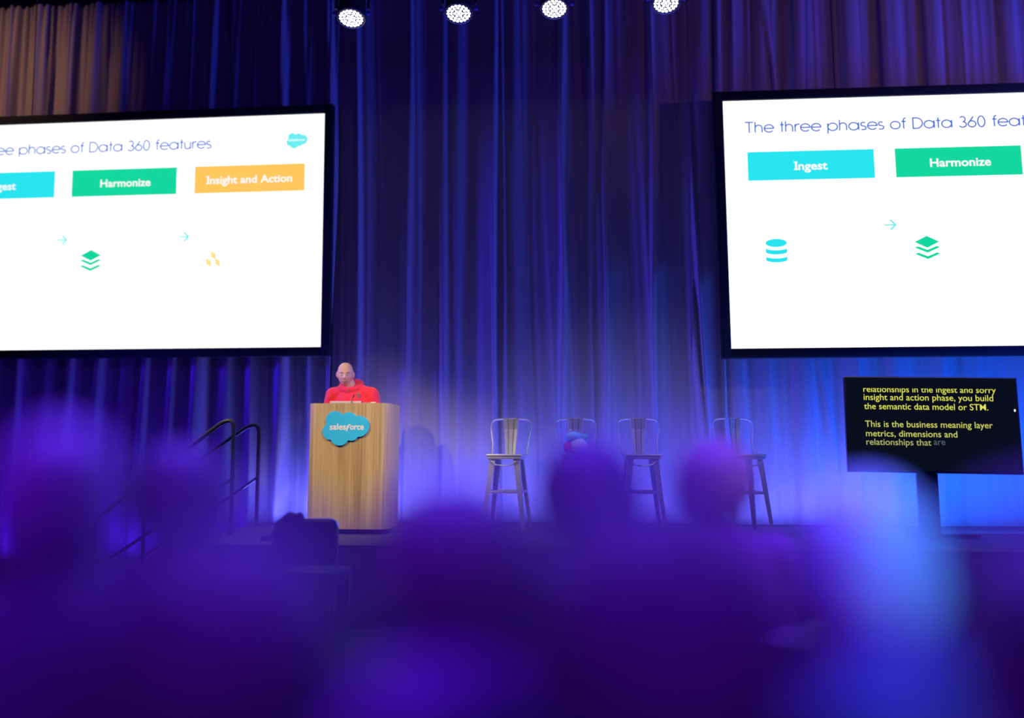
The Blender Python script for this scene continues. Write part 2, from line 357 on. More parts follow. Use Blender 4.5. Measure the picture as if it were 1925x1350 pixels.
# ------------------------------------------------------------------ the four lamps
M_LED = glow('led_white', (.95, .93, 1), 14); M_RING = mat('lamp_ring', (.10, .09, .12), .25, .6)
lights = []
def stage_lamp():
    t = thing('stage_lamp', '', 'stage light')
    # local -Z is the beam
    obj('housing', MB().lathe([(.05, .30), (.095, .27), (.112, .2), (.118, .06), (.122, 0), (.108, -.001), (.106, .02), (.02, .02)], n=28), M_BLACKPL, t)
    obj('lens_ring', MB().lathe([(.110, -.004), (.123, -.006), (.126, .012), (.110, .014), (.110, -.004)], n=32), M_RING, t)
    led = MB(); c = []
    for ring, k in ((0, 1), (.031, 6), (.062, 12), (.09, 18)):
        for j in range(k):
            a = 2*PI*j/k; led.lathe([(.0160, .016), (.0172, .004), (.012, -.004), (.003, -.007)], (ring*math.cos(a), ring*math.sin(a), 0), 8)
    f = obj('led_cells', led, M_LED, t); f['kind'] = 'stuff'
    y = MB().tube([(-.14, 0, .1), (-.14, 0, .3), (-.1, 0, .38), (.1, 0, .38), (.14, 0, .3), (.14, 0, .1)], .012, 8)
    obj('yoke', y, M_BLACKPL, t)
    for s in (-1, 1): obj('knob', MB().lathe([(.018, -.014), (.02, 0), (.018, .014)], n=12, M=Matrix.Translation((s*.15, 0, .05)) @ Matrix.Rotation(PI/2, 4, 'Y')), mat('blue_knob', (.05, .05, .3), .4), t)
    obj('clamp', MB().box((0, 0, .43), (.05, .06, .12), .01), M_BLACKPL, t)
    return t
proto = stage_lamp()
for i, (px, py, w) in enumerate(((660, 34, 'first, lowest in view'), (862, 25, 'second'), (1042, 16, 'third'), (1252, 6, 'fourth, half cut by the top edge'))):
    o = proto if i == 0 else dup(proto)
    o.location = at(px, py, 8.05); o.rotation_euler = (math.radians(-16), 0, math.radians(3)); o.scale = (1.1,)*3
    o['label'] = ['round white lamp nearest the amber-lit drape, lowest of four on the truss', 'round white lamp second from the amber-lit drape on the truss', 'round white lamp third from the amber-lit drape, above the drape middle', 'round white lamp nearest the caption monitor side, half cut off at the top'][i]
    o['group'] = 'round lamps on the truss'

# ------------------------------------------------------------------ projection screens
HU = 1.78
def rot_m(y, p, r): return Matrix.Rotation(y, 4, 'Z') @ Matrix.Rotation(p, 4, 'X') @ Matrix.Rotation(r, 4, 'Y')
WHITE = glow('slide_white', (1, 1, 1), 1.25)
CY = glow('slide_cyan', lin(40, 228, 240), 1); GR = glow('slide_green', lin(20, 215, 160), 1); OR = glow('slide_orange', lin(255, 200, 95), 1)
PALE = glow('slide_white_text', (1, 1, 1), 1); TT = glow('slide_title_blue', lin(70, 110, 205), 1); ARW = glow('slide_arrow_aqua', lin(120, 235, 232), 1); FAINT = glow('slide_faint_grey', lin(243, 245, 246), 1)
PEACH = glow('slide_yellow_icon', lin(255, 226, 150), 1); LOGO = glow('slide_logo_aqua', lin(110, 238, 240), 1)
def cloud_outline(n=160):
    C = [(300, 905, 130), (495, 908, 118), (640, 988, 148), (540, 1090, 100), (370, 1122, 136), (242, 1060, 117)]; cx, cy = 440, 1000; out = []
    for i in range(n):
        a = -2*PI*i/n; dx, dy = math.cos(a), math.sin(a); best = 0
        for (x, y, r) in C+[(440, 1000, 120)]:
            ox, oy = cx-x, cy-y; b = ox*dx+oy*dy; c = ox*ox+oy*oy-r*r; d = b*b-c
            if d > 0: best = max(best, -b+math.sqrt(d))
        out.append((best*dx, -best*dy))
    return out                                          # zoom px, z up
CLOUD = cloud_outline()
def screen(side, origin, H, ypr, label):
    """origin: top-left corner of the lit area; local x right, z up, -y to the viewer"""
    t = bpy.data.objects.new('projection_screen', None); COL.objects.link(t); t.matrix_world = Matrix.Translation(origin) @ rot_m(*ypr)
    tag(t, label, 'screen', 'slide screens'); W = HU*H; b = .036*H; th = .06
    f = MB(); f.box((-b/2, th/2-.012, -H/2), (b, th+.024, H+2*b), .004).box((W+b/2, th/2-.012, -H/2), (b, th+.024, H+2*b), .004).box((W/2, th/2-.012, b/2-.003), (W, th+.024, b), .004).box((W/2, th/2-.012, -H-b/2+.003), (W, th+.024, b), .004)
    obj('frame', f, mat('screen_frame_black', (.008, .012, .015), .8, spec=.15), t)
    for x in (-b+.02, W+b-.02):
        obj('corner_bolt', MB().lathe([(.008, -.016), (.01, -.012), (.012, .01)], n=10, M=Matrix.Translation((x, .02, b+.006))), M_STEEL, t)
    D = lambda name, mb, m, y: obj(name, mb, m, t, (0, y, 0), smooth=False)
    obj('display', MB().box((W/2, .007, -H/2), (W+.01, .004, H+.01)), WHITE, t, smooth=False)
    obj('back_panel', MB().box((W/2, .03, -H/2), (W+.02, .04, H+.02), .004), M_BLACKPL, t)
    y1, y2 = .003, .001
    def rect(name, a, b_, c, d, m): return D(name, MB().prism([(a*H, -c*H), (b_*H, -c*H), (b_*H, -d*H), (a*H, -d*H)], .001), m, y1)
    boxes = []
    for nm, a, b_, m, txt, ta, tb in (('ingest', .0897, .575, CY, 'Ingest', .2715, .396), ('harmonize', .655, 1.129, GR, 'Harmonize', .785, 1.013), ('insight', 1.2105, 1.6945, OR, 'Insight and Action', 1.2665, 1.641)):
        o = rect('heading_box', a, b_, .2155, .3325, m)
        fit_text(txt, ta*H, tb*H, -.293*H, .034*H, 'heading_text', PALE, t, 0, .022, serif=txt[0] == 'I')
    mb, xe = stroke_text('The three phases of Data 360 features', .084*H, -.1362*H, .0445*H, 1, .085)
    tot = xe-.084*H; sx = (1.283-.084)*H/tot
    mb, xe = stroke_text('The three phases of Data 360 features', .084*H, -.1362*H, .0445*H, sx, .122)
    D('title_text', mb, TT, .0)
    for a, v in ((.599, .522), (1.148, .52)):
        m_ = MB(); s = H
        def seg(p, q, w):
            d = Vector((q[0]-p[0], q[1]-p[1])).normalized(); n_ = Vector((-d.y, d.x))*w/2
            m_.add([((p[0]+n_.x)*s, 0, (p[1]+n_.y)*s), ((p[0]-n_.x)*s, 0, (p[1]-n_.y)*s), ((q[0]-n_.x)*s, 0, (q[1]-n_.y)*s), ((q[0]+n_.x)*s, 0, (q[1]+n_.y)*s)], [(0, 1, 2, 3)])
        seg((a, -v), (a+.040, -v), .0055); seg((a+.0425, -v), (a+.022, -v+.0195), .0065); seg((a+.0425, -v), (a+.022, -v-.0195), .0065)
        D('arrow_icon', m_, ARW, .0005)
    cx = .1865
    def band(z0, z1, top):
        up = arc(cx, -z0, .0405, .016, 180, 0, 16) if top else arc(cx, -z0, .0405, .0085, 180, 360, 16); lo = arc(cx, -z1, .0405, .016 if top else .0105, 0, -180, 16)
        p = [(a*H, b_*H) for a, b_ in up+lo]; D('database_icon', MB().prism(p, .001), CY, y1)
    band(.585, .5855, True); band(.6056, .6205, False); band(.638, .6518, False)
    lay = MB(); a, b_ = .708, .80; c = (a+b_)/2
    lay.prism([(a*H, -.5915*H), (c*H, -.568*H), (b_*H, -.5915*H), (c*H, -.615*H)], .001)
    for v in (.6135, .6385): D('layers_icon', MB().prism([(x*H, -z*H) for x, z in ((a-.001, v), (a+.011, v-.005), (c, v+.0095), (b_-.011, v-.005), (b_+.001, v), (c, v+.021))], .001), GR, y1)
    D('layers_icon', lay, GR, y1)
    for (x, z) in ((1.2696, .614), (1.2895, .583), (1.309, .614)): D('blocks_icon', MB().prism([(x*H, -z*H), ((x+.022)*H, -(z+.011)*H), ((x+.025)*H, -(z+.038)*H), ((x+.003)*H, -(z+.027)*H)], .001), PEACH, y1)
    for txt, x0, x1 in (('Data Lake', .2565, .421), ('Data Model', .797, .98), ('Actionable Data Tool', 1.2866, 1.618)):
        fit_text(txt, x0*H, x1*H, -.724*H, .021*H, 'caption_text', FAINT, t, .001)
    cl = MB(); k = .092*H/663; cl.prism([((1.656+0)*H+x*k, -.1134*H+z*k*1.0) for x, z in CLOUD], .001); D('cloud_logo', cl, LOGO, y1)
    fit_text('salesforce', 1.621*H, 1.692*H, -.1175*H, .0105*H, 'logo_text', PALE, t, .0, .02)
    for x in (.25*W, .75*W): obj('hanging_wire', MB().tube([(x, .04, b-.01), (x, .04, 8.0-origin[2]-.05)], .006, 6), M_BLACK, t)
    return t
HL, HR = 2.4686, 2.5385
Lr = rot_m(-.0153, .0222, .0009); L0 = Vector((-2.7288, 8.95, CAMZ+3.5745-1.29+1.29)); L0.z = CAMZ+3.5745
L0 = L0 + Lr @ Vector((-HU*HL, 0, 0))
screen('left', L0, HL, (-.0153, .0222, .0009), 'bright slide screen above the handrails, its orange heading box in view')
screen('right', Vector((1.3671, 8.95, CAMZ+3.57)), HR, (.0158, -.0345, -.0037), 'bright slide screen above the caption monitor, its whole blue heading box in view')

# ------------------------------------------------------------------ lectern
PX, PY = at(650, 990, 7.85).x, 7.85
lec = thing('lectern', 'oak lectern with rounded corners and a blue cloud sign', 'lectern', (PX, PY, ZS))
LW, LD, LH = .735, .44, 1.145
def footprint(w, d, r, inset=0):
    p = []
    for (cx, cy, a0) in ((w/2-r, r, -90), (-w/2+r, r, 180)):
        p += [(cx+(r-inset)*math.cos(math.radians(a0+90*i/8)), cy+(r-inset)*math.sin(math.radians(a0+90*i/8))) for i in range(9)] if a0 == -90 else []
    R = [(w/2-r+(r-inset)*math.sin(math.radians(90*i/8)), r-(r-inset)*math.cos(math.radians(90*i/8))) for i in range(9)]
    L = [(-x, y) for x, y in reversed(R)]
    return [(-w/2+inset, d)]+L+R+[(w/2-inset, d)]
outer = footprint(LW, LD, .09); inner = footprint(LW, LD, .09, .022)
n = len(outer); vs = []
for z in (.045, LH):
    vs += [(x, y, z) for x, y in outer]+[(x, y, z) for x, y in inner]
fs = []
for i in range(n-1):
    fs += [(i, i+1, 2*n+i+1, 2*n+i), (n+i+1, n+i, 3*n+i, 3*n+i+1), (2*n+i, 2*n+i+1, 3*n+i+1, 3*n+i), (i+1, i, n+i, n+i+1)]
fs += [(0, 2*n, 3*n, n), (n-1, 2*n-1, 4*n-1, 3*n-1)]
sh = MB(); sh.add(vs, fs); obj('curved_shell', sh, M_WOOD, lec)
ip = [(x, y) for x, y in inner]
def slab(z, t):
    m = MB(); k = len(ip); m.add([(x, y, z) for x, y in ip]+[(x, y, z+t) for x, y in ip], [tuple(range(k-1, -1, -1)), tuple(range(k, 2*k))]+[(i, (i+1) % k, k+(i+1) % k, k+i) for i in range(k)]); return m
obj('reading_shelf', slab(LH-.15, .02), M_WOOD, lec); obj('inner_shelf', slab(.5, .02), M_WOOD, lec)
obj('plinth', MB().box((.04, LD/2+.0, .0235), (.50, LD-.14, .047)), M_BLACK, lec)
k = .6275e-3
M_CLOUD = mat('cloud_sign_blue', (.03, .60, 1), .45)
lc = at(648.7, 803.3, PY); sg = MB().prism([(x*k*1.0, z*k*1.0) for x, z in CLOUD], .016)
sgn = obj('cloud_sign', sg, M_CLOUD, lec, (lc.x-PX, -.001, lc.z-ZS))
M_SW = mat('sign_white', (.9, .9, .9), .5)
b0 = (1000-1035)*k; f0 = (452-440)*k
fit_text('sales', (226-440)*k, (462-440)*k, b0, .0575, 'lettering', M_SW, sgn, -.0175, .026)
fit_text('f', (458-440)*k, (528-440)*k, b0-.012, .062, 'lettering', M_SW, sgn, -.0175, .026, shear=.28)
fit_text('orce', (518-440)*k, (716-440)*k, b0, .0575, 'lettering', M_SW, sgn, -.0175, .026)
# things on the lectern
zr = ZS+LH-.13
lap = thing('laptop', 'open pale grey laptop on the lectern in front of the speaker', 'laptop', (at(644, 757, PY).x, PY+.21, zr))
M_ALU = mat('pale_aluminium', (.8, .75, .74), .35, .3)
obj('keyboard_base', MB().box((0, .03, .009), (.31, .2, .016), .005), M_ALU, lap)
obj('lid', MB().box((0, -.1, .081), (.285, .008, .148), .003, (math.radians(14), 0, 0)), M_ALU, lap)
obj('keys', MB().box((0, .02, .0185), (.26, .1, .003), .001), M_BLACKPL, lap)
mic = thing('gooseneck_microphone', 'thin black gooseneck microphone rising from the lectern', 'microphone', (at(656.5, 757, PY).x, PY+.07, zr))
obj('base', MB().lathe([(.035, 0), (.035, .012), (.012, .02)], n=16), M_BLACKPL, mic)
obj('neck', MB().tube([(0, 0, .015), (0, -.002, .1), (.003, .01, .16), (.008, .03, .195)], .004, 8), M_BLACKPL, mic)
obj('capsule', MB().capsule((.008, .03, .19), (.011, .042, .208), .0055, .0055), M_BLACK, mic)
gl = at(681, 757, PY); gt = thing('water_glass', 'clear water tumbler on the lectern beside the laptop', 'glass', (gl.x, PY+.12, zr))
obj('tumbler', MB().lathe([(.028, 0), (.033, .145), (.031, .145), (.026, .006), (.001, .006)], n=20), mat('clear_glass', (.95, .95, .97), .05, trans=.9), gt)
yl = at(695.5, 757, PY); yt = thing('yellow_cup', 'small pale yellow cup on the lectern by the water glass', 'cup', (yl.x, PY+.12, zr))
obj('cup', MB().lathe([(.022, 0), (.026, .14), (.024, .145), (.019, .02), (.001, .018)], n=16), mat('pale_yellow', (.85, .75, .35), .5), yt)
obj('rim', MB().lathe([(.0245, .141), (.0275, .141), (.0275, .146), (.0245, .146), (.0245, .141)], n=16), mat('cream_rim', (.9, .85, .6), .5), yt)

# ------------------------------------------------------------------ people
def head_mb(mb, c, R, s=1.):
    """a shaped head: local -Y is the face; c centre, R 3x3"""
    n, m = 56, 48; vs = []; G = lambda d, w: math.exp(-(d/w)**2)
    for i in range(m+1):
        q = PI*i/m
        for j in range(n):
            a = 2*PI*j/n; ux, uy, uz = math.sin(q)*math.sin(a), -math.sin(q)*math.cos(a), math.cos(q)
            e = (math.sin(q)+1e-9)**(.80 if uz > 0 else .74)/(math.sin(q)+1e-9); x = .0735*ux*e; y = .093*uy*e+.006; z = (.110 if uz > 0 else .110)*uz
            if uz < 0:
                t = -uz; x *= 1-.22*t**1.9; y = y*(1-.16*t**2) if y < 0 else y*(1-.60*t)
            else: x *= 1+.04*math.sin(PI*uz)
            if y < -.01:                      # face relief
                fr = min(1, (-y-.01)/.04)
                y -= fr*(.021*G(x, .011)*G(z+.022, .014)+.012*G(x, .009)*G(z-.002, .02)+.004*G(x, .02)*G(z+.028, .009))
                for sgn_ in (-1, 1):
                    y += fr*.0065*G(x-sgn_*.031, .016)*G(z-.006, .012)
                    y -= fr*(.004*G(x-sgn_*.03, .02)*G(z-.024, .008)+.005*G(x-sgn_*.042, .018)*G(z+.022, .02)+.0045*G(x-sgn_*.031, .012)*G(z-.005, .006))
                y -= fr*(.007*G(x, .02)*G(z+.056, .006)+.0075*G(x, .016)*G(z+.068, .006)-.004*G(x, .02)*G(z+.062, .003)+.008*G(x, .02)*G(z+.1, .014))
            vs.append(Vector(c)+R @ (Vector((x, y, z))*s))
    fs = [(i*n+j, i*n+(j+1) % n, (i+1)*n+(j+1) % n, (i+1)*n+j) for i in range(m) for j in range(n)]
    mb.add(vs, fs)
    for sgn_ in (-1, 1):
        mb.ell(Vector(c)+R @ (Vector((sgn_*.077, .012, -.008))*s), (.010*s, .017*s, .031*s), 12, 8, (R @ Matrix.Rotation(sgn_*.35, 3, 'Z')).to_euler())
def hand_mb(mb, w, d, up, side, s=1.):
    """palm at wrist w pointing along d, back of hand towards up, thumb on the +side"""
    w, d, up = Vector(w), Vector(d).normalized(), Vector(up).normalized(); x = d.cross(up).normalized()*side; up = x.cross(d)*side
    for k in range(4):
        o = x*(.024-.016*k)*s; mb.capsule(w+d*.01*s+o*.8, w+d*.085*s+o, .0125*s, .011*s, 10, 4)
        L = (.068, .078, .072, .056)[k]*s; p = w+d*.085*s+o; q = p+(d*.85-up*.35).normalized()*L*.5; e = q+(d*.5-up*.8).normalized()*L*.5
        mb.capsule(p, q, .0098*s, .009*s, 10, 4); mb.capsule(q, e, .009*s, .0078*s, 10, 4)
    p = w+d*.025*s+x*.026*s; q = p+(d*.7+x*.8).normalized()*.042*s; e = q+(d*.95+x*.2-up*.2).normalized()*.03*s
    mb.capsule(p, q, .013*s, .011*s, 10, 4); mb.capsule(q, e, .011*s, .0085*s, 10, 4)
# --- the speaker
SP = at(660, 760, 8.46); SPX = SP.x
sp = thing('speaker_person', 'bald person in a red hooded sweatshirt looking down behind the lectern', 'person', (SPX, 8.50, ZS))
Rh = Matrix.Rotation(.21, 3, 'Z') @ Matrix.Rotation(.2, 3, 'X')      # turned to the hall, bowed
hc = Vector((-.052, -.075, 1.455))
b = MB(); head_mb(b, hc, Rh, 1.0)
b.capsule((-.012, -.005, 1.30), hc+Vector((0.01, .035, -.05)), .062, .056)
b.ell((0, 0, 1.16), (.155, .095, .2)); b.ell((0, .01, .95), (.14, .09, .17)); b.ell((0, .0, .86), (.15, .095, .12))
for s in (-1, 1):
    b.capsule((0, 0, 1.27), (s*.165, .0, 1.265), .06, .055); b.capsule((s*.17, 0, 1.255), (s*.225, -.01, 1.05), .048, .04)
    b.capsule((s*.225, -.01, 1.05), (s*.105, -.235, 1.055), .038, .028); hand_mb(b, (s*.105, -.235, 1.055), (-s*.35, -1, -.05), (0, 0, 1), -s)
    b.capsule((s*.08, 0, .86), (s*.095, -.015, .47), .075, .052); b.capsule((s*.095, -.015, .47), (s*.1, .02, .09), .048, .036)
    b.capsule((s*.1, .03, .055), (s*.115, -.12, .035), .036, .028)
link('body', remesh(b, .0055, 'body', 1), M_SKIN, sp)
hd = MB()
hd.ell((0, .0, 1.15), (.185, .125, .21)); hd.ell((0, .0, .96), (.175, .115, .18)); hd.ell((0, 0, .86), (.165, .115, .09))
for s in (-1, 1):
    hd.capsule((s*.03, .0, 1.300), (s*.185, .0, 1.262), .07, .073); hd.capsule((s*.185, 0, 1.262), (s*.24, -.01, 1.06), .076, .06)
    hd.capsule((s*.24, -.01, 1.06), (s*.125, -.2, 1.055), .056, .042)
    hd.capsule((s*.2, -.055, 1.24), (s*.235, -.05, 1.1), .03, .02)
for i in range(20):                                       # hood lying round the neck
    a = 2*PI*i/20; a2 = 2*PI*(i+1)/20
    P = lambda q: Vector((-.012+.095*math.cos(q), .0+.082*math.sin(q), 1.345+.042*math.sin(q)+.0*math.cos(q)))
    hd.capsule(P(a), P(a2), .030+.012*max(0, math.sin(a)), .030+.012*max(0, math.sin(a2)), 10, 4)
hd.ell((0, .1, 1.30), (.12, .06, .09))
hm = remesh(hd, .008, 'hooded_sweatshirt', 3)
link('hooded_sweatshirt', hm, mat('red_fleece', (.84, .022, .05), .85, noise=.08, nscale=18, bump=.25, sheen=.2), sp)
tb = MB(); tb.ell((0, 0, .86), (.165, .112, .11))
for s in (-1, 1): tb.capsule((s*.085, 0, .84), (s*.1, -.015, .47), .092, .072); tb.capsule((s*.1, -.015, .47), (s*.105, .02, .1), .07, .058)
link('trousers', remesh(tb, .012, 'trousers'), mat('dark_denim', (.02, .025, .05), .85), sp)
for s in (-1, 1):
    q = MB(); q.capsule((s*.105, .04, .05), (s*.118, -.14, .04), .05, .038); q.box((s*.112, -.05, .012), (.085, .27, .024), .01); link('shoe', remesh(q, .008, 'shoe'), M_BLACKPL, sp)
def hp(x, y, z): return hc+Rh @ Vector((x, y, z))
M_BROW = mat('dark_brow', (.14, .08, .05), .8); M_LIP = mat('lip', (.50, .20, .16), .5); M_LASH = mat('lash_line', (.06, .035, .03), .7)
for s in (-1, 1):
    obj('eyebrow', MB().tube([hp(s*.014, -.0935, .0235), hp(s*.03, -.0915, .029), hp(s*.048, -.079, .0255)], [.0016, .0021, .001], 8), M_BROW, sp)
    obj('eyelash', MB().tube([hp(s*.018, -.0865, .001), hp(s*.031, -.0868, -.0025), hp(s*.045, -.076, .0005)], [.0008, .0013, .0007], 8), M_LASH, sp)
lp = MB(); lp.tube([hp(-.023, -.0795, -.060), hp(-.008, -.0885, -.0555), hp(0, -.0895, -.057), hp(.008, -.0885, -.0555), hp(.023, -.0795, -.060)], [.0016, .0038, .0036, .0038, .0016], 8)
lp.tube([hp(-.022, -.0795, -.0615), hp(0, -.0895, -.069), hp(.022, -.0795, -.0615)], [.0016, .0046, .0016], 8); obj('lips', lp, M_LIP, sp)
obj('mouth_line', MB().tube([hp(-.021, -.081, -.0612), hp(0, -.0925, -.0625), hp(.021, -.081, -.0612)], .0012, 6), M_LASH, sp)
def on_front(x, z):                        # nearest front point of the sweatshirt
    best = None
    for v in hm.vertices:
        if abs(v.co.x-x) < .012 and abs(v.co.z-z) < .012 and (best is None or v.co.y < best): best = v.co.y
    return best if best is not None else -.12
bx, bz = .082, 1.25; by = on_front(bx, bz)
bd = MB()
for i, w in ((0, .034), (1, .026), (2, .034)): bd.box((bx+(.0 if i != 1 else .004), by-.003, bz+.016-i*.016), (w, .004, .011), .001)
obj('chest_emblem', bd, mat('grey_print', (.25, .17, .17), .7), sp)
zy = on_front(-.012, 1.29)
obj('zip_pull', MB().tube([(-.016, zy-.004, 1.315), (-.015, zy-.005, 1.285)], .004, 8), mat('brass', (.7, .5, .2), .3, .9), sp)

# --- seated audience
M_HAIR = {k: mat('hair_'+k, c, .6, noise=.2, nscale=80) for k, c in (('black', (.036, .03, .04)), ('brown', (.055, .05, .055)), ('fair', (.22, .17, .14)), ('pale', (.30, .38, .42)), ('silver', (.11, .085, .12)))}
def cloth(n, c): return mat('cloth_'+n, c, .9, noise=.12, nscale=20, bump=.2)
def seated(drop, nar=0.):
    """meshes of a seated figure facing +Y; drop lowers and bends the upper body"""
    d = drop; f = drop*1.1
    nb = Vector((0, .0+f*.6, 1.075-d)); hcn = Vector((0, .035+f, 1.2-d)); R = Matrix.Rotation(PI, 3, 'Z') @ Matrix.Rotation(.05+d*1.5, 3, 'X')
    B = MB(); head_mb(B, hcn, R, .98); B.capsule(nb+Vector((0, -.01, -.04)), hcn+Vector((0, -.015, -.06)), .06, .054)
    ch = Vector((0, -.03+f*.35, .92-d*.7)); B.ell(ch, (.145, .095, .19)); B.ell((0, -.03+f*.1, .7-d*.3), (.13, .095, .17)); B.ell((0, -.01, .56), (.155, .12, .1))
    S = MB(); S.ell(ch, (.172, .122, .205)); S.ell((0, -.03+f*.1, .7-d*.3), (.165, .125, .19)); S.ell((0, -.015, .58), (.17, .135, .1))
    S.capsule(nb+Vector((0, 0, -.05)), nb+Vector((0, .005, -.01)), .075, .066)
    T = MB(); T.ell((0, -.01, .555), (.172, .14, .092))
    for s in (-1, 1):
        sh_ = Vector((s*(.165-nar), -.015+f*.5, 1.025-d)); el = Vector((s*(.212-1.6*nar), .04+f*.3, .78-d*.7)); wr = Vector((s*(.11-nar*.5), .25, .635)); hpv = Vector((s*.085, .01, .555)); kn = Vector((s*.1, .43, .535)); an = Vector((s*.1, .40, .09))
        B.capsule(nb+Vector((0, 0, -.04)), sh_, .055, .052); B.capsule(sh_, el, .047, .039); B.capsule(el, wr, .037, .027); hand_mb(B, wr, (-s*.25, 1, -.05), (0, 0, 1), -s)
        B.capsule(hpv, kn, .07, .052); B.capsule(kn, an, .048, .036); B.capsule((s*.1, .39, .055), (s*.11, .53, .035), .036, .026)
        S.capsule(nb+Vector((0, 0, -.045)), sh_, .068, .064); S.capsule(sh_, el, .064, .052); S.capsule(el, wr-Vector((0, .03, -.005)), .05, .038)
        T.capsule(hpv, kn, .088, .068); T.capsule(kn, an+Vector((0, 0, .02)), .066, .055)
    return dict(body=remesh(B, .0085, 'body', 1), shirt=remesh(S, .013, 'shirt'), trousers=remesh(T, .013, 'trousers'), hc=hcn, R=R)
def hair_mesh(F, kind):
    H_ = MB(); c, R = F['hc'], F['R']; loc = lambda x, y, z: c+R @ Vector((x, y, z))
    H_.ell(loc(0, .014, .028), (.082, .098, .1), 24, 16, R.to_euler()); H_.ell(loc(0, .045, -.01), (.076, .064, .085), 20, 14, R.to_euler())
    if kind == 'long':
        H_.ell(loc(0, .062, -.09), (.082, .045, .12), 20, 14, R.to_euler())
        for s in (-1, 1): H_.capsule(loc(s*.072, .02, .02), loc(s*.082, .03, -.15), .03, .026)
    if kind == 'bushy':                      # a round mop of short curls
        H_.ell(loc(0, .03, .02), (.103, .106, .106), 24, 16, R.to_euler())
        for i in range(110):
            u = 1-2*(i+.5)/110; a = i*2.39996; q = math.sqrt(1-u*u); H_.ell(loc(.1*q*math.cos(a), .03+.102*q*math.sin(a), .02+.102*u), (.02,)*3, 8, 6)
    if kind == 'bun': H_.ell(loc(0, .105, .05), (.04, .035, .04))
    me = remesh(H_, .009, 'hair', 2); bm = bmesh.new(); bm.from_mesh(me)   # keep the face clear
    Ri = R.transposed(); cut = [v for v in bm.verts if (lambda q: q.y < -.035 and q.z < .062)(Ri @ (v.co-c))]
    bmesh.ops.delete(bm, geom=cut, context='VERTS'); bm.to_mesh(me); bm.free(); return me
shoe = MB(); shoe.capsule((0, -.03, .048), (.008, .12, .038), .046, .036); shoe.box((.004, .045, .012), (.08, .25, .024), .01); SHOE = remesh(shoe, .01, 'shoe')
FIG = {0: seated(0.), 1: seated(.09, .03), 2: seated(.03, .04)}
HAIRS = {(k, h): hair_mesh(FIG[k], h) for k, h in ((0, 'short'), (0, 'bushy'), (1, 'short'), (1, 'bushy'), (2, 'bushy'), (2, 'long'), (2, 'bun'))}
def conference_chair():
    t = thing('conference_chair', '', 'chair')
    obj('seat', MB().box((0, 0, .435), (.44, .44, .05), .018), cloth('chair', (.05, .05, .10)), t)
    obj('backrest', MB().box((0, -.245, .68), (.42, .03, .3), .014, (math.radians(8), 0, 0)), cloth('chair', (.05, .05, .10)), t)
    for s in (-1, 1):
        obj('leg', MB().tube([(s*.205, .2, 0), (s*.205, .19, .41)], .011, 8), M_CHROME, t)
        obj('leg', MB().tube([(s*.205, -.25, 0), (s*.205, -.2, .40)], .011, 8), M_CHROME, t)
    P = [(-.205, -.195, .40), (-.215, -.215, .6), (-.222, -.258, .78)]+[(-.222+.05*(1-math.cos(q)), -.262, .79+.05*math.sin(q)) for q in np.linspace(0, PI/2, 7)]
    P = P+[(-x, y, z) for x, y, z in reversed(P)]
    obj('back_frame', MB().tube(P, .011, 10), M_CHROME, t)
    obj('seat_frame', MB().box((0, 0, .404), (.43, .43, .014), .004), M_BLACK, t)
    return t
CH = conference_chair(); first = [True]
def place_chair(x, y, rz, label, group='audience chairs'):
    o = CH if first[0] else dup(CH); first[0] = False
    o.location = (x, y, 0); o.rotation_euler = (0, 0, rz); o['label'] = label; o['group'] = group; return o
AUD = [  # px, head-top py, depth, figure, hair, hair colour, shirt, label
 (128, 808, 1.32, 0, 'short', 'silver', ('dusk', (.035, .025, .05)), 'blurred seated person with short violet-lit hair, farthest from the caption monitor'),
 (352, 850, 2.05, 0, 'bushy', 'black', ('ink', (.05, .045, .08)), 'blurred seated person with bushy dark hair, below the stair handrails'),
 (1104, 838, 2.0, 0, 'bushy', 'black', ('slate', (.09, .08, .16)), 'blurred bushy-haired person in front of the stool with the cushion'),
 (1342, 836, 2.6, 0, 'bushy', 'fair', ('plum', (.22, .08, .30)), 'blurred seated person with violet-lit fair hair, before the last metal stool'),
 (868, 930, 1.2, 1, 'bushy', 'brown', ('violet', (.11, .04, .15)), 'blurred bushy-haired person sitting low between the lectern foot and the stools'),
 (1648, 925, 1.25, 1, 'short', 'pale', ('navy', (.03, .03, .12)), 'blurred seated person with pale blue-lit hair under the caption monitor'),
 (465, 1010, .72, 2, 'bushy', 'black', ('ink', (.05, .045, .08)), 'big blurred bushy dark head close by, below the chrome chair and handrails'),
 (1235, 940, .62, 2, 'bushy', 'black', ('ink', (.05, .045, .08)), 'big blurred bushy dark head close by, below the third metal stool'),
 (1975, 980, .66, 2, 'bun', 'black', ('navy', (.03, .03, .12)), 'big blurred dark head with a bun close by, half outside the picture'),
]
for (px, py, dep, fg, hr, hcol, (cn, cc), label) in AUD:
    top = at_depth(px, py, dep); F = FIG[fg]; hz = F['hc'].z+.118*.98; s = top.z/hz
    x, y = top.x-F['hc'].x*s, top.y-F['hc'].y*s
    rz = math.atan2(-(-.8-x), 9-y)
    t = thing('person', label, 'person', (x, y, 0), (0, 0, rz), 'seated audience'); t.scale = (s, s, s)
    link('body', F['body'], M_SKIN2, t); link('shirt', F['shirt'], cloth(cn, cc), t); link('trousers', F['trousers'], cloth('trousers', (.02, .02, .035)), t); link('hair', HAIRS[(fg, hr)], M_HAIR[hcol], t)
    for q in (-1, 1): link('shoe', SHOE, M_BLACKPL, t, (q*.1, .42, 0))
    pc = place_chair(x, y, rz, 'chair under the '+label.replace('blurred ', ''))
    if fg == 2: pc.scale = (.8, 1, 1)

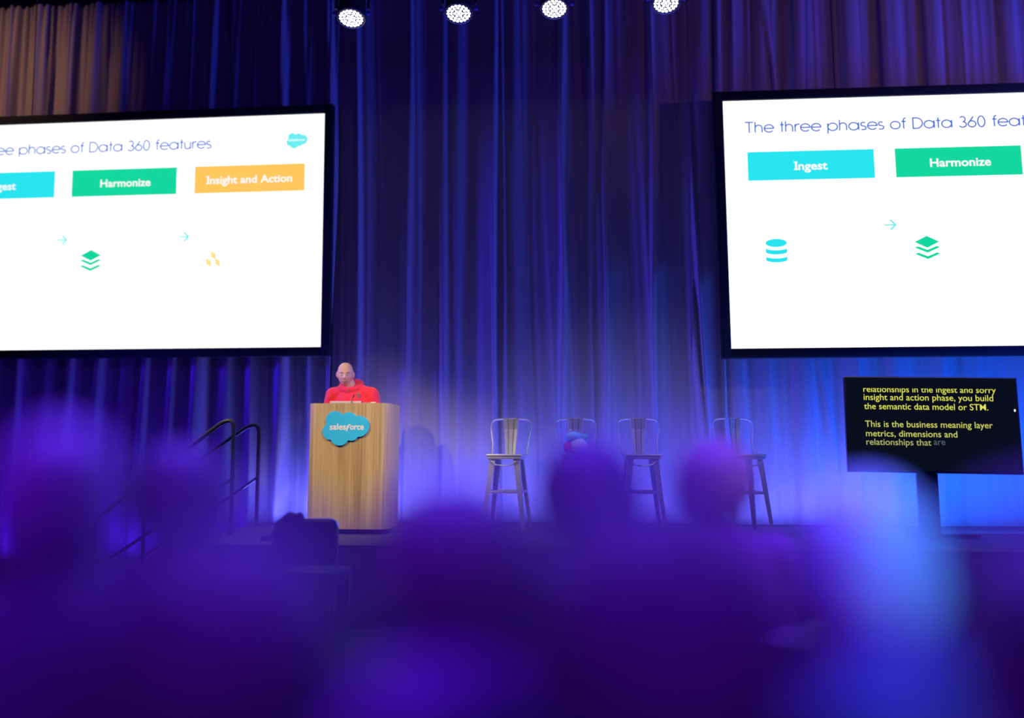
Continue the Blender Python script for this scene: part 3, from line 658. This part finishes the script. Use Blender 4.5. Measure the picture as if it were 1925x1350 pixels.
# the front-row chair with a dark jacket over it, near the lectern foot
fc = at_depth(578, 989, 6.5)
fch = place_chair(fc.x, fc.y+.25, 0, 'chrome-framed chair in front of the lectern foot, dark jacket over it', 'front row chair')
fch.location.z = 0; fch.scale = (1, 1, 1)
g = MB(); g.ell((0, 0, .11), (.12, .05, .15)); g.capsule((-.07, 0, .22), (-.02, 0, .25), .035, .045); g.capsule((.05, 0, .26), (.09, -.01, .17), .032, .03); g.capsule((-.09, -.01, .2), (-.12, -.02, .0), .04, .035)
tag(link('jacket', remesh(g, .012, 'jacket'), cloth('jacket', (.02, .02, .03)), None, (fc.x-.105, fc.y-.012, .6)), 'dark jacket slung over the chrome chair back by the lectern', 'jacket')
wm = at(530, 1003, 7.55)
wg = thing('stage_monitor', 'black wedge floor speaker on the stage between lectern and handrails', 'speaker', (wm.x, wm.y, ZS), (0, 0, math.radians(20)))
wp = [(-.17, 0), (.15, 0), (.17, .08), (.11, .155), (-.10, .04), (-.17, .03)]
obj('cabinet', MB().prism(wp, .3), M_BLACKPL, wg); obj('grille', MB().box((.0, -.15, .098), (.22, .27, .008), .002, (0, math.radians(-28.5), 0)), M_BLACK, wg)

# ------------------------------------------------------------------ stage stairs and handrails
sx0 = XL
sty = thing('stage_stairs', 'dark steps with two black bent handrails at the stage end', 'stairs', (sx0, 0, 0))
yn, yf = 7.72, 8.62
M_RAIL = mat('rail_black', (.035, .03, .045), .35, .3)
for i in range(3):
    obj('tread', MB().box((-.15-.28*i, (yn+yf)/2, ZS-.153*(i+1)-.0), (.30, yf-yn-.02, .03), .004), M_DECK, sty)
for y in (yn, yf):
    obj('stringer', MB().prism([(0, ZS-.10), (-.86, .02), (-.99, .02), (-.99, .0), (-.70, 0), (0, ZS-.3)], .03, Matrix.Translation((0, y+.015, 0))), M_BLACK, sty)
def rail(px, py, pxl, pyl, pxb, pyb, Y, lowa, name='handrail'):
    """px,py: outer top bend; pxl,pyl: a point down the slope; pxb: post"""
    top = at(px, py, Y); low = at(pxl, pyl, Y); po = at(pxb, pyb, Y); sl = (top.z-low.z)/(top.x-low.x); xp = po.x
    r = .085; P = []
    # slope line passes through low with slope sl; ends at bend near (xp, ..)
    zt_ = top.z; a = Vector((top.x-.03, 0, zt_-.012)); L = -0.95
    x_end = sx0-1.02; P = [Vector((x_end, 0, .25)), Vector((x_end, 0, low.z+sl*(x_end-low.x)-.06)), Vector((x_end+.06, 0, low.z+sl*(x_end+.06-low.x)))]
    P += [Vector((top.x-.06, 0, low.z+sl*(top.x-.06-low.x)))]
    q0 = P[-1]; q1 = Vector((xp, 0, zt_-.09)); cpt = Vector((xp-.005, 0, zt_+.035))
    for k in range(1, 9):
        u = k/8; P.append(q0*(1-u)**2+cpt*2*u*(1-u)+q1*u*u)
    P.append(Vector((xp, 0, ZS)))
    rl = obj(name, MB().tube([p+Vector((-sx0, Y, 0)) for p in P], .019, 10), M_RAIL, sty)
    zz = zt_-.52; obj('mid_rail', MB().tube([Vector((xp-sx0, Y, zz)), Vector((x_end-sx0, Y, max(.3, zz+sl*(x_end-xp))))], .014, 8), M_RAIL, sty)
rail(426, 788, 362, 837, 438.5, 850, yn, 0); rail(473, 797, 394, 852, 486, 850, yf, 0)

# ------------------------------------------------------------------ metal stools
def metal_stool():
    t = thing('metal_stool', '', 'stool')
    zs_, W = .70, .155
    obj('seat', MB().box((0, 0, zs_-.012), (.34, .34, .024), .012).box((0, 0, zs_-.035), (.32, .32, .03), .006), M_STEEL, t)
    for sx in (-1, 1):
        for sy in (-1, 1):
            a = Vector((sx*.14, sy*.14, zs_-.03)); b_ = Vector((sx*.205, sy*.205, .0))
            m = MB(); vs = []
            for p, w in ((a, .058), (b_, .03)):
                vs += [p+Vector((-sx*w, 0, 0)), p, p+Vector((0, -sy*w, 0)), p+Vector((-sx*.006, -sy*w, 0)), p+Vector((-sx*.006, -sy*.006, 0)), p+Vector((-sx*w, -sy*.006, 0))]
            m.add(vs, [(i, (i+1) % 6, 6+(i+1) % 6, 6+i) for i in range(6)]+[(5, 4, 3, 2, 1, 0), (6, 7, 8, 9, 10, 11)]); obj('leg', m, M_STEEL, t, smooth=False)
    for s in (-1, 1):
        obj('brace', MB().box((0, s*.168, .35), (.33, .005, .024), .002), M_STEEL, t); obj('brace', MB().box((s*.168, 0, .35), (.005, .33, .024), .002), M_STEEL, t)
    obj('apron', MB().tube([(-.13, -.16, zs_-.06), (-.08, -.163, zs_-.1), (0, -.163, zs_-.11), (.08, -.163, zs_-.1), (.13, -.16, zs_-.06)], .007, 6), M_STEEL, t)
    P = [Vector((-.165, .10, zs_-.02)), Vector((-.175, .17, zs_+.1)), Vector((-.198, .195, zs_+.24))]
    P += [Vector((-.198+.06*(1-math.cos(q)), .2, zs_+.275+.058*math.sin(q))) for q in np.linspace(0, PI/2, 7)]+[Vector((-.07, .2, zs_+.338))]
    P = P+[Vector((-p.x, p.y, p.z)) for p in reversed(P)]
    obj('back_hoop', MB().tube(P, .0078, 10), M_STEEL, t)
    sp_ = MB(); rows = []
    prof = [(-1, 0), (-.93, -.010), (-.5, -.004), (-.4, .006), (-.3, -.004), (.3, -.004), (.4, .006), (.5, -.004), (.93, -.010), (1, 0)]
    for z, w, y in ((zs_-.005, .05, .16), (zs_+.12, .058, .18), (zs_+.24, .068, .196), (zs_+.342, .078, .2)): rows.append([(q*w, y+dy, z) for q, dy in prof])
    vs = [v for r_ in rows for v in r_]; n = len(prof); sp_.add(vs, [(i*n+j, i*n+j+1, (i+1)*n+j+1, (i+1)*n+j) for i in range(3) for j in range(n-1)])
    s_ = obj('splat', sp_, M_STEEL, t, smooth=False); so = s_.modifiers.new('t', 'SOLIDIFY'); so.thickness = .003
    return t
S0 = metal_stool()
for i, (px, ang, lb) in enumerate(((957, -6, 'galvanised metal stool nearest the lectern, empty, first of four'), (1087, 8, 'galvanised metal stool with a coloured cushion on its seat'), (1202, 4, 'galvanised metal stool third from the lectern, empty'), (1386, 14, 'galvanised metal stool farthest from the lectern, nearest the caption monitor'))):
    o = S0 if i == 0 else dup(S0); p = at(px, 789, 8.75); o.location = (p.x, 8.55, ZS); o.rotation_euler = (0, 0, math.radians(ang)); o['label'] = lb; o['group'] = 'metal stools on the stage'
    if i == 1: S2 = o.location.copy()
cu = thing('cushion', 'soft cushion in place of a plush toy, blue, green, red and white on the second stool', 'cushion', (S2.x-.01, S2.y-.03, ZS+.70))  # plain cushion stands in for a plush toy
for nm, c, r, col in (('blue_panel', (-.03, 0, .155), (.085, .07, .055), (.25, .62, .85)), ('green_panel', (.065, .01, .14), (.045, .05, .05), (.12, .62, .52)), ('white_panel', (.015, -.015, .075), (.085, .075, .076), (.85, .8, .9)), ('red_panel', (-.07, -.01, .06), (.055, .06, .058), (.85, .06, .22))):
    m = MB(); m.ell(c, r, 20, 14); obj(nm, m, cloth(nm, col), cu)

# ------------------------------------------------------------------ caption monitor
tv = bpy.data.objects.new('caption_monitor', None); COL.objects.link(tv)
TVc = Vector((2.9807, 8.1708, CAMZ+.2736)); TR = rot_m(-.0102, -.0789, .0158); tv.matrix_world = Matrix.Translation(TVc) @ TR
tag(tv, 'black flat caption monitor on a floor stand showing yellow text lines', 'monitor')
obj('casing', MB().box((0, .03, 0), (1.46, .05, .84), .008), M_BLACKPL, tv)
obj('panel', MB().box((0, .0035, .006), (1.435, .004, .81)), mat('dark_panel', (.006, .008, .012), .12, emit=(.05, .08, .12), es=.05), tv)
obj('top_edge', MB().box((0, .004, .4215), (1.46, .006, .004)), mat('silver_trim', (.5, .6, .6), .3, .8), tv)
obj('status_light', MB().ell((.69, -.002, .135), (.008, .004, .012), 10, 8), glow('status_white', (.7, .8, 1), 1.5), tv)
def tuv(zx, zy):                                   # a point of the panel in its own x, z
    d = ray(1560+zx*.22956, 690+zy*.22963); n_ = TR.to_3x3() @ Vector((0, 1, 0)); o = Vector((0, 0, CAMZ)); s = (TVc-o).dot(n_)/d.dot(n_); P = TR.to_3x3().transposed() @ (o+d*s-TVc); return P.x, P.z
YT = [glow('caption_yellow', lin(226, 228, 92), 1), glow('caption_yellow_dim', lin(205, 208, 105), 1), glow('caption_olive', lin(175, 180, 110), 1), glow('caption_grey', lin(84, 98, 110), 1)]  # dimmer tones paint in the veil of the blurred foreground
for txt, a, b_, zb, m, cl in (('relationships in the ingest and sorry', 275, 1360, 209, 0, 178), ('insight and action phase, you build', 278, 1338, 275, 0, None), ('the semantic data model or STM.', 282, 1298, 350, 0, None),
        ('This is the business meaning layer', 290, 1335, 496, 1, None), ('metrics, dimensions and', 297, 1045, 572, 1, None), ('relationships that', 300, 832, 640, 2, None), ('are', 852, 946, 638, 3, None)):
    xm = (a+b_)/2; x0, _ = tuv(a, zb); x1, _ = tuv(b_, zb); _, z = tuv(xm, zb); zc = tuv(xm, cl)[1] if cl else None
    fit_text(txt, x0, x1, z, .0545, 'caption_line', YT[m], tv, -.0005, .003 if m < 3 else .0, clip=zc)
w0 = tuv(812, 880); zf = TVc.z
obj('stand_column', MB().box((w0[0], .06, -.42-(TVc.z-ZS-.46)/2), (.175, .05, TVc.z-ZS-.40), .008), M_BLACKPL, tv)
obj('stand_base', MB().box((w0[0], .10, -(TVc.z-ZS)+.012), (.7, .45, .022), .008), M_BLACKPL, tv)
